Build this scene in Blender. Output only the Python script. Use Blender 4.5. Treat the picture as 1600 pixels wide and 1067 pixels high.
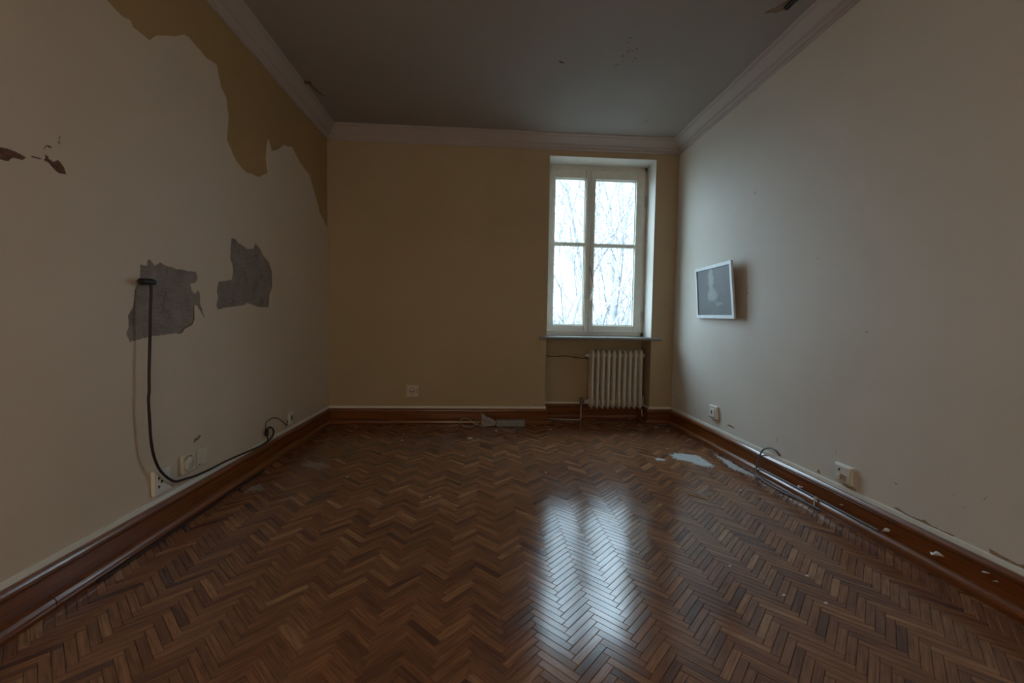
import bpy, math, random
from mathutils import Vector, Matrix
from mathutils.geometry import tessellate_polygon
PI = math.pi
for o in list(bpy.data.objects): bpy.data.objects.remove(o)
S = bpy.context.scene
COL = S.collection

# ------------------------------------------------------------------ camera
W, H, D = 3.524, 2.905, 4.3            # room width, height, camera distance from the window wall
REAR = -5.5
cam_d = bpy.data.cameras.new('camera'); cam = bpy.data.objects.new('camera', cam_d); COL.objects.link(cam)
S.camera = cam
cam_d.sensor_width = 36; cam_d.lens = 660.39 / 1600 * 36; cam_d.clip_start = 0.02; cam_d.clip_end = 400
Rm = ((0.99784, 0.06433, -0.013), (-0.06365, 0.99684, 0.04745), (0.01602, -0.04652, 0.99879))
cam.matrix_world = Matrix(((Rm[0][0], Rm[0][2], -Rm[0][1], 1.55475),
                           (Rm[1][0], Rm[1][2], -Rm[1][1], -D),
                           (Rm[2][0], Rm[2][2], -Rm[2][1], 1.04531),
                           (0, 0, 0, 1)))
def to_px(p):
    q = [p[0] - 1.55475, p[1] + D, p[2] - 1.04531]
    a = [sum(Rm[i][k] * q[i] for i in range(3)) for k in range(3)]
    if a[1] < 0.05: return None
    return (800 + 660.39 * a[0] / a[1], 533.5 - 660.39 * a[2] / a[1])

# ------------------------------------------------------------------ sky, exposure
SKY = 18.0            # zenith brightness of the overcast sky
world = bpy.data.worlds.new('overcast'); S.world = world; world.use_nodes = True
nt = world.node_tree; nt.nodes.clear()
wo = nt.nodes.new('ShaderNodeOutputWorld'); bg = nt.nodes.new('ShaderNodeBackground')
bg.inputs['Color'].default_value = (0.68, 0.92, 1.12, 1); bg.inputs['Strength'].default_value = SKY
nt.links.new(bg.outputs[0], wo.inputs[0])
# standard overcast sky: brightness follows (1 + 2 sin(elevation)) / 3
tc = nt.nodes.new('ShaderNodeTexCoord'); sep = nt.nodes.new('ShaderNodeSeparateXYZ'); nt.links.new(tc.outputs['Generated'], sep.inputs[0])
mx = nt.nodes.new('ShaderNodeMath'); mx.operation = 'MAXIMUM'; mx.inputs[1].default_value = 0; nt.links.new(sep.outputs[2], mx.inputs[0])
ma = nt.nodes.new('ShaderNodeMath'); ma.operation = 'MULTIPLY_ADD'; ma.inputs[1].default_value = SKY*2/3; ma.inputs[2].default_value = SKY/3
nt.links.new(mx.outputs[0], ma.inputs[0]); nt.links.new(ma.outputs[0], bg.inputs['Strength'])
S.view_settings.view_transform = 'Standard'; S.view_settings.look = 'None'
S.view_settings.exposure = 0.0; S.view_settings.gamma = 1.0; S.view_settings.use_curve_mapping = False
def portal(name, loc, rot, sx, sy):
    l = bpy.data.lights.new(name, 'AREA'); l.shape = 'RECTANGLE'; l.size = sx; l.size_y = sy
    l.cycles.is_portal = True
    o = bpy.data.objects.new(name, l); COL.objects.link(o); o.location = loc; o.rotation_euler = rot
    return o
portal('window_daylight_portal', (2.7275, 0.47, 1.80), (PI / 2, 0, PI), 1.15, 1.85)
RW = (.15, 2.15, .30, 2.45)              # added curtained window, unseen behind the camera, for warm fill light
portal('added_window_portal', (1.15, REAR-.32, 1.375), (PI / 2, 0, 0), 2.0, 2.15)  # portal for the sky light entering the added rear window

# ------------------------------------------------------------------ mesh helpers
class MB:
    def __init__(s): s.v = []; s.f = []; s.sm = []
    def add(s, vs, fs, smooth=False):
        b = len(s.v); s.v += [tuple(p) for p in vs]
        for f in fs: s.f.append(tuple(b + i for i in f)); s.sm.append(smooth)
        return s
    def box(s, a, b):
        x0, y0, z0 = a; x1, y1, z1 = b
        return s.add([(x0,y0,z0),(x1,y0,z0),(x1,y1,z0),(x0,y1,z0),(x0,y0,z1),(x1,y0,z1),(x1,y1,z1),(x0,y1,z1)],
                     [(0,3,2,1),(4,5,6,7),(0,1,5,4),(1,2,6,5),(2,3,7,6),(3,0,4,7)])
    def bbox(s, a, b, r):                     # box with every edge chamfered
        x0, y0, z0 = a; x1, y1, z1 = b
        cx, cy, cz = (x0+x1)/2, (y0+y1)/2, (z0+z1)/2
        hx, hy, hz = (x1-x0)/2, (y1-y0)/2, (z1-z0)/2
        r = min(r, hx*.9, hy*.9, hz*.9)
        vs = []; idx = {}
        for sx in (-1,1):
            for sy in (-1,1):
                for sz in (-1,1):
                    for k, (dx,dy,dz) in enumerate(((0,r,r),(r,0,r),(r,r,0))):
                        idx[(sx,sy,sz,k)] = len(vs)
                        vs.append((cx+sx*(hx-dx), cy+sy*(hy-dy), cz+sz*(hz-dz)))
        fs = []
        for k in range(3):
            o1, o2 = [a for a in range(3) if a != k]
            for sg in (-1,1):
                q = []
                for (p1,p2) in ((-1,-1),(1,-1),(1,1),(-1,1)):
                    t = [0,0,0]; t[k] = sg; t[o1] = p1; t[o2] = p2; q.append(idx[(*t,k)])
                fs.append(tuple(q))
            for p1 in (-1,1):
                for p2 in (-1,1):
                    t0=[0,0,0]; t1=[0,0,0]; t0[k]=-1; t1[k]=1; t0[o1]=t1[o1]=p1; t0[o2]=t1[o2]=p2
                    fs.append((idx[(*t0,o1)], idx[(*t1,o1)], idx[(*t1,o2)], idx[(*t0,o2)]))
        for sx in (-1,1):
            for sy in (-1,1):
                for sz in (-1,1): fs.append(tuple(idx[(sx,sy,sz,k)] for k in range(3)))
        return s.add(vs, fs)
    def tube(s, pts, r, n=8, caps=True):
        pts = [Vector(p) for p in pts]
        rs = r if isinstance(r, (list, tuple)) else [r]*len(pts)
        up = None; rings = []
        for i, p in enumerate(pts):
            d = (pts[min(i+1,len(pts)-1)] - pts[max(i-1,0)]).normalized()
            if up is None:
                up = Vector((0,0,1)) if abs(d.z) < .9 else Vector((1,0,0))
            a = (up - d*up.dot(d))
            if a.length < 1e-5: a = d.orthogonal()
            a.normalize(); up = a; b = d.cross(a)
            rings.append([p + (a*math.cos(t) + b*math.sin(t))*rs[i] for t in [2*PI*k/n for k in range(n)]])
        vs = [q for rg in rings for q in rg]; fs = []
        for i in range(len(pts)-1):
            for k in range(n):
                k2 = (k+1) % n
                fs.append((i*n+k, i*n+k2, (i+1)*n+k2, (i+1)*n+k))
        s.add(vs, fs, True)
        if caps:
            s.add(rings[0], [tuple(range(n-1,-1,-1))]); s.add(rings[-1], [tuple(range(n))])
        return s
    def lathe(s, prof, o, ax='y', n=24):      # prof (radius, height along the axis)
        vs = []
        for (r, h) in prof:
            for k in range(n):
                c, q = r*math.cos(2*PI*k/n), r*math.sin(2*PI*k/n)
                vs.append({'y':(o[0]+c,o[1]+h,o[2]+q),'x':(o[0]+h,o[1]+c,o[2]+q),'z':(o[0]+c,o[1]+q,o[2]+h)}[ax])
        fs = []
        for i in range(len(prof)-1):
            for k in range(n):
                k2 = (k+1)%n; fs.append((i*n+k,i*n+k2,(i+1)*n+k2,(i+1)*n+k))
        return s.add(vs, fs, True)
    def prism(s, poly, fn, t0, t1):           # poly in 2D; fn(u, v, t) -> 3D
        n = len(poly)
        tri = tessellate_polygon([[Vector((a,b,0)) for a,b in poly]])
        vs = [fn(a,b,t0) for a,b in poly] + [fn(a,b,t1) for a,b in poly]
        fs = [tuple(n+i for i in t) for t in tri] + [tuple(t[::-1]) for t in tri]
        fs += [(i,(i+1)%n,n+(i+1)%n,n+i) for i in range(n)]
        return s.add(vs, fs)
    def sweep(s, prof, a, b, nrm, m0=0, m1=0):
        # extrude a profile (offset from wall, z) from a to b; nrm points into the room; m0/m1 mitre: shift per offset along the run
        a = Vector(a); b = Vector(b); d = (b-a).normalized(); nrm = Vector(nrm); n = len(prof)
        vs = [a + nrm*o + d*(m0*o) + Vector((0,0,z)) for o,z in prof] + [b + nrm*o - d*(m1*o) + Vector((0,0,z)) for o,z in prof]
        fs = [(i,(i+1)%n,n+(i+1)%n,n+i) for i in range(n)] + [tuple(range(n-1,-1,-1)), tuple(range(n,2*n))]
        return s.add(vs, fs)
    def build(s, name, mat, parent=None, fix=True, smooth_angle=None):
        me = bpy.data.meshes.new(name); me.from_pydata(s.v, [], s.f); me.update()
        for p, q in zip(me.polygons, s.sm): p.use_smooth = q
        if fix:
            import bmesh
            bm = bmesh.new(); bm.from_mesh(me); bmesh.ops.recalc_face_normals(bm, faces=bm.faces); bm.to_mesh(me); bm.free()
        if mat: me.materials.append(mat)
        o = bpy.data.objects.new(name, me); COL.objects.link(o)
        if parent: o.parent = parent
        return o
def tag(o, label=None, cat=None, group=None, kind=None):
    if label: o['label'] = label
    if cat: o['category'] = cat
    if group: o['group'] = group
    if kind: o['kind'] = kind
    return o
def empty(name, loc=(0,0,0), rz=0):
    o = bpy.data.objects.new(name, None); COL.objects.link(o); o.location = loc; o.rotation_euler = (0,0,rz); o.empty_display_size = .1
    return o
def thing(name, label, cat, loc=(0,0,0), rz=0, group=None):
    return tag(empty(name, loc, rz), label, cat, group)
def spline(pts, k=6):
    P = [Vector(p) for p in pts]; out = []
    for i in range(len(P)-1):
        p0, p1, p2, p3 = P[max(i-1,0)], P[i], P[i+1], P[min(i+2,len(P)-1)]
        for j in range(k):
            t = j/k
            out.append(.5*((2*p1)+(p2-p0)*t+(2*p0-5*p1+4*p2-p3)*t*t+(3*p1-p0-3*p2+p3)*t**3))
    return out + [P[-1]]
def jag(poly, amp, step, seed=1):              # roughen an outline
    rnd = random.Random(seed); out = []
    n = len(poly)
    for i in range(n):
        a = Vector(poly[i]); b = Vector(poly[(i+1)%n]); L = (b-a).length; k = max(1,int(L/step))
        out.append(tuple(a))
        nn = Vector((-(b-a).y,(b-a).x)); nn = nn/(nn.length+1e-9)
        for j in range(1,k):
            out.append(tuple(a.lerp(b,j/k) + nn*rnd.uniform(-amp,amp)))
    return out

# ------------------------------------------------------------------ materials
class NT:
    def __init__(s, name):
        s.m = bpy.data.materials.new(name); s.m.use_nodes = True; s.t = s.m.node_tree; s.t.nodes.clear()
        s.out = s.n('OutputMaterial'); s.b = s.n('BsdfPrincipled'); s.l(s.b.outputs[0], s.out.inputs[0])
    def n(s, k, **kw):
        x = s.t.nodes.new('ShaderNode'+k)
        for a, v in kw.items(): setattr(x, a, v)
        return x
    def l(s, a, b): s.t.links.new(a, b)
    def noise(s, vec, scale, detail=4, rough=.55):
        x = s.n('TexNoise'); x.inputs['Scale'].default_value = scale; x.inputs['Detail'].default_value = detail; x.inputs['Roughness'].default_value = rough
        if vec: s.l(vec, x.inputs['Vector'])
        return x.outputs['Fac']
    def ramp(s, fac, stops):
        x = s.n('ValToRGB'); e = x.color_ramp.elements
        while len(e) < len(stops): e.new(.5)
        for q, (p, c) in zip(e, stops): q.position = p; q.color = (*c, 1) if len(c) == 3 else c
        s.l(fac, x.inputs[0]); return x.outputs[0]
    def mix(s, fac, a, b, mode='MIX'):
        x = s.n('Mix', data_type='RGBA', blend_type=mode)
        for i, v in ((0,fac),(6,a),(7,b)):
            if isinstance(v,(int,float)): x.inputs[i].default_value = v
            elif isinstance(v,tuple): x.inputs[i].default_value = (*v,1)
            else: s.l(v, x.inputs[i])
        return x.outputs[2]
    def math(s, op, a, b=0, c=0):
        x = s.n('Math', operation=op)
        for i, v in enumerate((a,b,c)):
            if isinstance(v,(int,float)): x.inputs[i].default_value = v
            else: s.l(v, x.inputs[i])
        return x.outputs[0]
    def bump(s, h, strength=.3, dist=.01):
        x = s.n('Bump'); x.inputs['Strength'].default_value = strength; x.inputs['Distance'].default_value = dist
        s.l(h, x.inputs['Height']); s.l(x.outputs[0], s.b.inputs['Normal'])
    def mapping(s, vec, scale=(1,1,1), loc=(0,0,0), rot=(0,0,0)):
        x = s.n('Mapping'); x.inputs['Scale'].default_value = scale; x.inputs['Location'].default_value = loc; x.inputs['Rotation'].default_value = rot
        s.l(vec, x.inputs[0]); return x.outputs[0]
    def obj(s): return s.n('TexCoord').outputs['Object']
    def geo(s): return s.n('NewGeometry').outputs['Position']
def solid(name, col, rough=.5, metal=0, spec=.5, var=.08, scale=20, bump=0, coat=0):
    t = NT(name); f = t.noise(t.obj(), scale)
    c = t.ramp(f, [(.25, tuple(x*(1-var*2) for x in col)), (.75, tuple(min(1,x*(1+var)) for x in col))])
    t.l(c, t.b.inputs['Base Color']); t.b.inputs['Roughness'].default_value = rough; t.b.inputs['Metallic'].default_value = metal
    t.b.inputs['Specular IOR Level'].default_value = spec; t.b.inputs['Coat Weight'].default_value = coat
    if bump: t.bump(f, bump, .004)
    return t.m
def wall_mat(name, col, blot=(.8,.72,.6)):
    t = NT(name); p = t.geo()
    big = t.noise(p, 1.3, 5, .6); mid = t.noise(p, 9, 6, .65); fine = t.noise(p, 180, 2)
    c = t.mix(t.ramp(big, [(.42,(0,0,0)),(.75,(1,1,1))]), col, tuple(a*b for a,b in zip(col,(.93,.92,.88))))
    sp = t.ramp(t.noise(p, 26, 3, .7), [(.70,(0,0,0)),(.78,(1,1,1))])
    c = t.mix(t.math('MULTIPLY', sp, .25), c, tuple(a*b for a,b in zip(col,blot)))
    t.l(c, t.b.inputs['Base Color']); t.b.inputs['Roughness'].default_value = .6; t.b.inputs['Specular IOR Level'].default_value = .25
    h = t.math('ADD', t.math('MULTIPLY', mid, .7), t.math('MULTIPLY', fine, .15)); t.bump(h, .18, .006)
    return t.m
CREAM = (.69,.585,.475)
M = {}
M['paint_left'] = wall_mat('cream_wall_paint', CREAM)
M['paint_right'] = wall_mat('pale_grey_cream_paint', (.73,.695,.635))
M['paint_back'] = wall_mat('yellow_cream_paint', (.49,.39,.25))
M['ochre'] = wall_mat('old_ochre_paint', (.45,.30,.14))
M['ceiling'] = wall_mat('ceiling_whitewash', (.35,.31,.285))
M['cornice'] = wall_mat('cornice_plaster', (.47,.41,.385))
M['caulk'] = wall_mat('pale_plaster_fillet', (.80,.80,.74))
M['raw'] = solid('bare_brown_plaster', (.46,.34,.24), .9, var=.2, scale=60, bump=.5)
M['hole'] = solid('dark_brick_dust', (.20,.10,.065), .95, var=.3, scale=70, bump=.6)
M['stain'] = solid('brown_stain', (.25,.18,.13), .9, var=.25, scale=80)
M['speck'] = solid('rusty_ceiling_speck', (.27,.21,.175), .9, var=.1)
M['white'] = solid('white_enamel_paint', (.74,.72,.64), .42, var=.05, scale=14, bump=.08)
M['tan'] = solid('worn_bare_wood_edge', (.45,.30,.16), .6, var=.15, scale=40)
M['rad'] = solid('cream_radiator_enamel', (.70,.64,.53), .35, var=.06, scale=18, bump=.06)
M['chrome'] = solid('bright_plated_metal', (.78,.78,.78), .25, metal=1, var=.05)
M['plastic'] = solid('white_plastic', (.76,.75,.69), .38, var=.03)
M['plastic_old'] = solid('aged_cream_plastic', (.66,.61,.49), .4, var=.04)
M['black'] = solid('black_rubber', (.014,.010,.009), .6, var=.1)
M['brown_cable'] = solid('dark_brown_cable', (.026,.012,.008), .6, var=.1)
M['grey_cable'] = solid('grey_cable_sheath', (.16,.16,.18), .45, var=.1)
M['pale_cable'] = solid('pale_cable_sheath', (.5,.46,.4), .5, var=.1)
M['sill'] = solid('grey_stone_sill', (.30,.29,.28), .35, var=.12, scale=35)
M['chip'] = solid('white_plaster_chip', (.80,.80,.80), .9, var=.06, scale=60, bump=.4)
M['dustchip'] = solid('beige_plaster_flake', (.62,.54,.44), .9, var=.12, scale=60, bump=.4)
M['greybox'] = solid('grey_green_plastic', (.30,.32,.30), .45, var=.05)
M['paper'] = solid('crumpled_grey_paper', (.42,.37,.35), .85, var=.08, scale=30)
M['frame'] = solid('white_frame_lacquer', (.72,.76,.78), .4, var=.05)
M['bark'] = solid('frosted_bark', (.29,.29,.30), .9, var=.2, scale=6)
M['snow'] = solid('damp_winter_ground', (.13,.125,.11), .9, var=.2, scale=1.5)
M['facade'] = solid('exterior_render', (.6,.58,.54), .9, var=.05, scale=3)
M['slab'] = solid('dark_parquet_bed', (.03,.018,.012), .9)
M['shutter'] = solid('blue_grey_shutter_slat', (.42,.48,.52), .5, var=.05)
def mat_glass():
    t = NT('window_glass'); t.t.nodes.remove(t.b)
    tr = t.n('BsdfTransparent'); tr.inputs[0].default_value = (.95,.965,.96,1)
    gl = t.n('BsdfGlossy'); gl.inputs['Roughness'].default_value = .03
    lw = t.n('LayerWeight'); lw.inputs[0].default_value = .5; fr = t.math('MULTIPLY_ADD', t.math('POWER', lw.outputs['Facing'], 5), .95, .04)
    mx = t.n('MixShader'); t.l(fr, mx.inputs[0]); t.l(tr.outputs[0], mx.inputs[1]); t.l(gl.outputs[0], mx.inputs[2]); t.l(mx.outputs[0], t.out.inputs[0])
    return t.m
M['glass'] = mat_glass()
def mat_cloth():
    t = NT('added_amber_cloth'); t.t.nodes.remove(t.b)
    w = t.noise(t.mapping(t.geo(), (260,1,40)), 1, 3)
    d = t.n('BsdfDiffuse'); t.l(t.ramp(w, [(.3,(.34,.22,.12)),(.7,(.40,.27,.15))]), d.inputs[0])
    tr = t.n('BsdfTranslucent'); t.l(t.ramp(w, [(.3,FILL_TINT[0]),(.7,FILL_TINT[1])]), tr.inputs[0])
    a = t.n('AddShader'); t.l(d.outputs[0], a.inputs[0]); t.l(tr.outputs[0], a.inputs[1]); t.l(a.outputs[0], t.out.inputs[0])
    return t.m
FILL_TINT = ((.53,.325,.21),(.57,.355,.235))  # transmission tint of the added drapes, sets the warm fill colour
M['added_curtain'] = mat_cloth()
def mat_patch():
    t = NT('scratched_grey_undercoat'); p = t.geo()
    st = t.noise(t.mapping(p, (1,14,150)), 1, 5, .7); st2 = t.noise(t.mapping(p, (1,60,12)), 1, 3); bl = t.noise(p, 11, 4)
    f = t.math('ADD', t.math('MULTIPLY', st, .55), t.math('MULTIPLY', bl, .45))
    c = t.ramp(f, [(.3,(.155,.125,.115)), (.48,(.27,.225,.205)), (.68,(.36,.31,.285))])
    c = t.mix(t.math('MULTIPLY', t.ramp(st2, [(.62,(0,0,0)),(.7,(1,1,1))]), .35), c, (.13,.10,.09))
    t.l(c, t.b.inputs['Base Color']); t.b.inputs['Roughness'].default_value = .9; t.bump(f, .5, .004)
    return t.m
M['patch'] = mat_patch()
def mat_parquet():
    t = NT('varnished_parquet_wood')
    a = t.n('Attribute', attribute_name='gc').outputs['Vector']; r = t.n('Attribute', attribute_name='rnd').outputs['Fac']
    g1 = t.noise(t.mapping(a, (7,110,1)), 1, 5, .6); g2 = t.noise(t.mapping(a, (40,700,1)), 1, 2)
    wv = t.noise(t.mapping(a, (3,38,1)), 1, 3)
    base = t.ramp(r, [(0,(.12,.053,.042)), (.25,(.20,.088,.052)), (.55,(.28,.125,.064)), (.8,(.36,.172,.086)), (1,(.46,.25,.13))])
    c = t.mix(t.math('MULTIPLY', t.ramp(g1, [(.35,(1,1,1)),(.6,(0,0,0))]), .62), base, (.07,.028,.016))
    c = t.mix(t.math('MULTIPLY', t.ramp(wv, [(.5,(0,0,0)),(.75,(1,1,1))]), .35), c, (.36,.19,.09))
    p = t.geo(); wear = t.noise(p, 2.2, 5, .65); sc = t.noise(p, 18, 4, .6)
    c = t.mix(t.math('MULTIPLY', t.ramp(t.noise(p, 5.5, 6, .75), [(.60,(0,0,0)),(.75,(1,1,1))]), .05), c, (.36,.32,.29))
    t.l(c, t.b.inputs['Base Color'])
    t.l(t.ramp(t.math('ADD', t.math('MULTIPLY', wear, .75), t.math('MULTIPLY', sc, .25)), [(.3,(.13,.13,.13)), (.7,(.21,.21,.21))]), t.b.inputs['Roughness'])
    t.b.inputs['Specular IOR Level'].default_value = 1.0
    t.bump(t.math('ADD', t.math('MULTIPLY', g1, .5), t.math('ADD', t.math('MULTIPLY', g2, .25), t.math('MULTIPLY', t.noise(p, 60, 3), .35))), .10, .0012)
    return t.m
M['parquet'] = mat_parquet()
def mat_board(axis, gloss=False):
    t = NT(('glossy_shoe_wood_' if gloss else 'varnished_baseboard_wood_')+axis); p = t.geo()
    sc = {'x':(2,90,90),'y':(90,2,90)}[axis]
    g = t.noise(t.mapping(p, sc), 1, 5, .6)
    c = t.ramp(g, [(.3,(.12,.032,.008)), (.5,(.19,.055,.011)), (.72,(.26,.085,.016))])
    d = t.ramp(t.noise(p, 14, 5, .75), [(.63,(0,0,0)),(.75,(1,1,1))])
    c = t.mix(t.math('MULTIPLY', d, .12), c, (.05,.02,.012))
    t.l(c, t.b.inputs['Base Color']); t.b.inputs['Coat Weight'].default_value = .8 if gloss else .08; t.b.inputs['Coat Roughness'].default_value = .14; t.b.inputs['Specular IOR Level'].default_value = .5 if gloss else .3
    t.l(t.ramp(t.noise(p, 25, 4, .7), [(.3,(.3,.3,.3)), (.7,(.42,.42,.42))]), t.b.inputs['Roughness'])
    t.bump(g, .03, .001); return t.m
M['board_x'] = mat_board('x'); M['board_y'] = mat_board('y'); M['shoe_x'] = mat_board('x', True); M['shoe_y'] = mat_board('y', True)
def mat_dust(col=(.62,.66,.66)):
    t = NT('pale_plaster_dust'); p = t.geo(); f = t.noise(p, 60, 5, .75)
    t.l(t.ramp(f, [(.3,tuple(x*.6 for x in col)), (.7,col)]), t.b.inputs['Base Color']); t.b.inputs['Roughness'].default_value = .9
    t.bump(f, .8, .006); return t.m
M['dust'] = mat_dust(); M['greydust'] = mat_dust((.30,.27,.25))

# ------------------------------------------------------------------ room shell
T = .45
XL, XR, ZS, ZT = 2.185, 3.285, .905, 2.722     # window opening in the back wall
ND = .27                                       # niche depth
def struct(o): o['kind'] = 'structure'; return o
# back wall in one solid mesh with window opening and radiator niche
b = MB()
b.box((-.3,0,-.3), (XL,T,H+.3)); b.box((XR,0,-.3), (W+.3,T,H+.3)); b.box((XL,0,ZT), (XR,T,H+.3)); b.box((XL,ND,-.3), (XR,T,ZS-.01))
wall_back = struct(b.build('wall_back', M['paint_back']))
fL = lambda u, v, t: (t, u, v)                 # left wall: u = Y, v = Z, t = distance into the room
fR = lambda u, v, t: (W - t, u, v)
fB = lambda u, v, t: (u, -t, v)
wall_left = struct(MB().box((-.3,REAR-.3,-.3), (0,0,H+.3)).build('wall_left', M['ochre']))
wall_right = struct(MB().box((W,REAR-.3,-.3), (W+.3,0,H+.3)).build('wall_right', M['raw']))
b = MB(); b.box((-.3,REAR-.3,-.3), (RW[0],REAR,H+.3)); b.box((RW[1],REAR-.3,-.3), (W+.3,REAR,H+.3)); b.box((RW[0],REAR-.3,-.3), (RW[1],REAR,RW[2])); b.box((RW[0],REAR-.3,RW[3]), (RW[1],REAR,H+.3))
wall_rear = struct(b.build('wall_rear', M['paint_left']))
added_win = struct(empty('added_window'))  # added unseen window, invented as a fill light source
b = MB()
for x0, x1, z0, z1 in ((RW[0],RW[0]+.06,RW[2],RW[3]),(RW[1]-.06,RW[1],RW[2],RW[3]),(1.12,1.18,RW[2],RW[3]),(RW[0],RW[1],RW[2],RW[2]+.07),(RW[0],RW[1],RW[3]-.07,RW[3])):
    b.bbox((x0,REAR-.22,z0),(x1,REAR-.15,z1),.005)
b.build('fixed_frame', M['white'], added_win)
for x0, x1 in ((RW[0]+.06,1.12),(1.18,RW[1]-.06)): MB().box((x0,REAR-.19,RW[2]+.07),(x1,REAR-.186,RW[3]-.07)).build('pane', M['glass'], added_win)
def added_curtain(x0, x1, label):  # added translucent drape, passes soft warm fill onto the near walls
    g = MB(); n = 120; vs = []
    for i in range(n+1):
        t = i/n; x = x0+(x1-x0)*t; y = REAR+.075+.028*math.sin(t*46)+.008*math.sin(t*17+1)
        vs += [(x,y,.22),(x,y,2.56)]
    g.add(vs, [(2*i,2*i+2,2*i+3,2*i+1) for i in range(n)], True)
    tag(g.build('added_curtain', M['added_curtain'], fix=False), label, 'added_curtain', 'added fill drapes behind the viewpoint')
added_curtain(.07, 1.15, 'added amber drape for warm fill, half next to the left wall'); added_curtain(1.15, 2.25, 'added amber drape for warm fill, half nearer to the right wall')
g = MB().tube([(.05,REAR+.075,2.585),(2.38,REAR+.075,2.585)], .014, 10)  # rod put in to carry the added drapes
for x in (.05,2.38): g.lathe([(0,-.03),(.022,-.02),(.026,0),(.022,.02),(0,.03)], (x,REAR+.075,2.585), 'x', 12)
for x in (.1,1.15,2.3): g.box((x-.01,REAR,2.575),(x+.01,REAR+.075,2.595))
tag(g.build('added_curtain_rod', M['tan']), 'added wooden rod above the unseen fill window', 'curtain rod')

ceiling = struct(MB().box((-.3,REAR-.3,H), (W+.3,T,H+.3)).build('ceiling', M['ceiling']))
floor = struct(MB().box((-.3,REAR-.3,-.3), (W+.3,T,-.009)).build('floor', M['slab']))

def skin(name, outline, holes, fn, t0, t1, mat, parent):
    loops = [outline] + holes
    tri = tessellate_polygon([[Vector((a,b_,0)) for a,b_ in lp] for lp in loops])
    flat = [p for lp in loops for p in lp]; n = len(flat)
    m = MB()
    fs = [tuple(n+i for i in t) for t in tri]
    k = 0
    for lp in loops:
        c = len(lp)
        fs += [(k+i, k+(i+1)%c, n+k+(i+1)%c, n+k+i) for i in range(c)]; k += c
    m.add([fn(a,b_,t0) for a,b_ in flat] + [fn(a,b_,t1) for a,b_ in flat], fs)
    return m.build(name, mat, parent)

PATCH1=[(-2.284,1.277),(-2.246,1.276),(-2.238,1.305),(-2.227,1.306),(-2.2,1.282),(-2.166,1.302),(-2.129,1.29),(-2.036,1.284),(-1.916,1.286),(-1.902,1.265),(-1.912,1.234),(-1.959,1.214),(-1.951,1.189),(-1.923,1.169),(-1.899,1.193),(-1.885,1.174),(-1.882,1.113),(-1.868,1.087),(-1.844,1.04),(-1.859,1.044),(-1.897,1.089),(-1.923,1.111),(-1.933,1.098),(-1.929,1.034),(-1.947,1.005),(-2.001,0.984),(-2.037,0.958),(-2.119,0.959),(-2.21,0.952),(-2.279,0.944),(-2.351,0.928),(-2.367,0.972),(-2.354,0.995),(-2.357,1.044),(-2.327,1.084),(-2.315,1.162),(-2.295,1.193),(-2.301,1.205),(-2.286,1.218)]
PATCH2=[(-1.594,1.522),(-1.569,1.532),(-1.473,1.503),(-1.419,1.493),(-1.347,1.505),(-1.321,1.55),(-1.256,1.517),(-1.218,1.48),(-1.136,1.445),(-1.103,1.391),(-1.097,1.275),(-1.141,1.211),(-1.152,1.124),(-1.288,1.12),(-1.434,1.142),(-1.462,1.125),(-1.616,1.109),(-1.732,1.087),(-1.748,1.111),(-1.731,1.153),(-1.74,1.205),(-1.728,1.247),(-1.671,1.26),(-1.594,1.274),(-1.58,1.323),(-1.585,1.374),(-1.606,1.4)]
HOLE_A=[(-2.96,1.56),(-2.852,1.572),(-2.819,1.576),(-2.802,1.579),(-2.781,1.579),(-2.761,1.576),(-2.745,1.572),(-2.754,1.562),(-2.76,1.558),(-2.785,1.556),(-2.793,1.549),(-2.797,1.541),(-2.821,1.537),(-2.854,1.531),(-2.95,1.525)]
HOLE_B=[(-2.69,1.584),(-2.684,1.594),(-2.685,1.607),(-2.671,1.604),(-2.67,1.596),(-2.655,1.592),(-2.638,1.606),(-2.627,1.6),(-2.614,1.587),(-2.605,1.563),(-2.641,1.558),(-2.658,1.569),(-2.672,1.581)]
CRACK_B=[(-2.733,1.581),(-2.726,1.5855),(-2.695,1.5885),(-2.696,1.584),(-2.724,1.580)]
MARK_C=[(-2.69,1.62),(-2.688,1.629),(-2.679,1.641),(-2.668,1.643),(-2.656,1.641),(-2.664,1.636),(-2.678,1.637),(-2.686,1.626),(-2.687,1.618)]
MARK_D=[(-2.642,1.665),(-2.634,1.67),(-2.633,1.685),(-2.629,1.694),(-2.627,1.694),(-2.630,1.683),(-2.629,1.672),(-2.621,1.667),(-2.631,1.666)]
EDGE=[(-2.78,H),(-2.66,2.62),(-2.55,2.42),(-2.464,2.34),(-2.417,2.325),(-2.382,2.316),(-2.346,2.311),(-2.302,2.323),(-2.291,2.303),(-2.196,2.307),(-2.156,2.355),(-2.073,2.409),(-1.968,2.483),(-1.936,2.491),(-1.801,2.468),(-1.707,2.486),(-1.674,2.384),(-1.62,2.344),(-1.601,2.247),(-1.619,2.099),(-1.552,2.024),(-1.484,1.996),(-1.412,1.981),(-1.253,2.006),(-1.137,2.075),(-1.164,2.17),(-1.132,2.311),(-1.087,2.245),(-0.991,2.299),(-0.905,2.366),(-0.76,2.408),(-0.684,2.37),(-0.604,2.33),(-0.43,2.3),(-0.338,2.2),(-0.18,2.02),(-0.004,1.93)]
def jag_open(p, amp, step, seed):
    q = jag(p, amp, step, seed)
    k = q.index(tuple(Vector(p[-1]))); return q[:k+1]
ed = jag_open(EDGE, .004, .035, 5)
out = [(-.004,-.02)] + [(REAR,-.02),(REAR,H)] + ed
p1, p2, ha, hb = jag(PATCH1,.0035,.014,1), jag(PATCH2,.004,.016,2), jag(HOLE_A,.0018,.012,3), jag(HOLE_B,.0012,.008,4)
PT = .005
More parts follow.
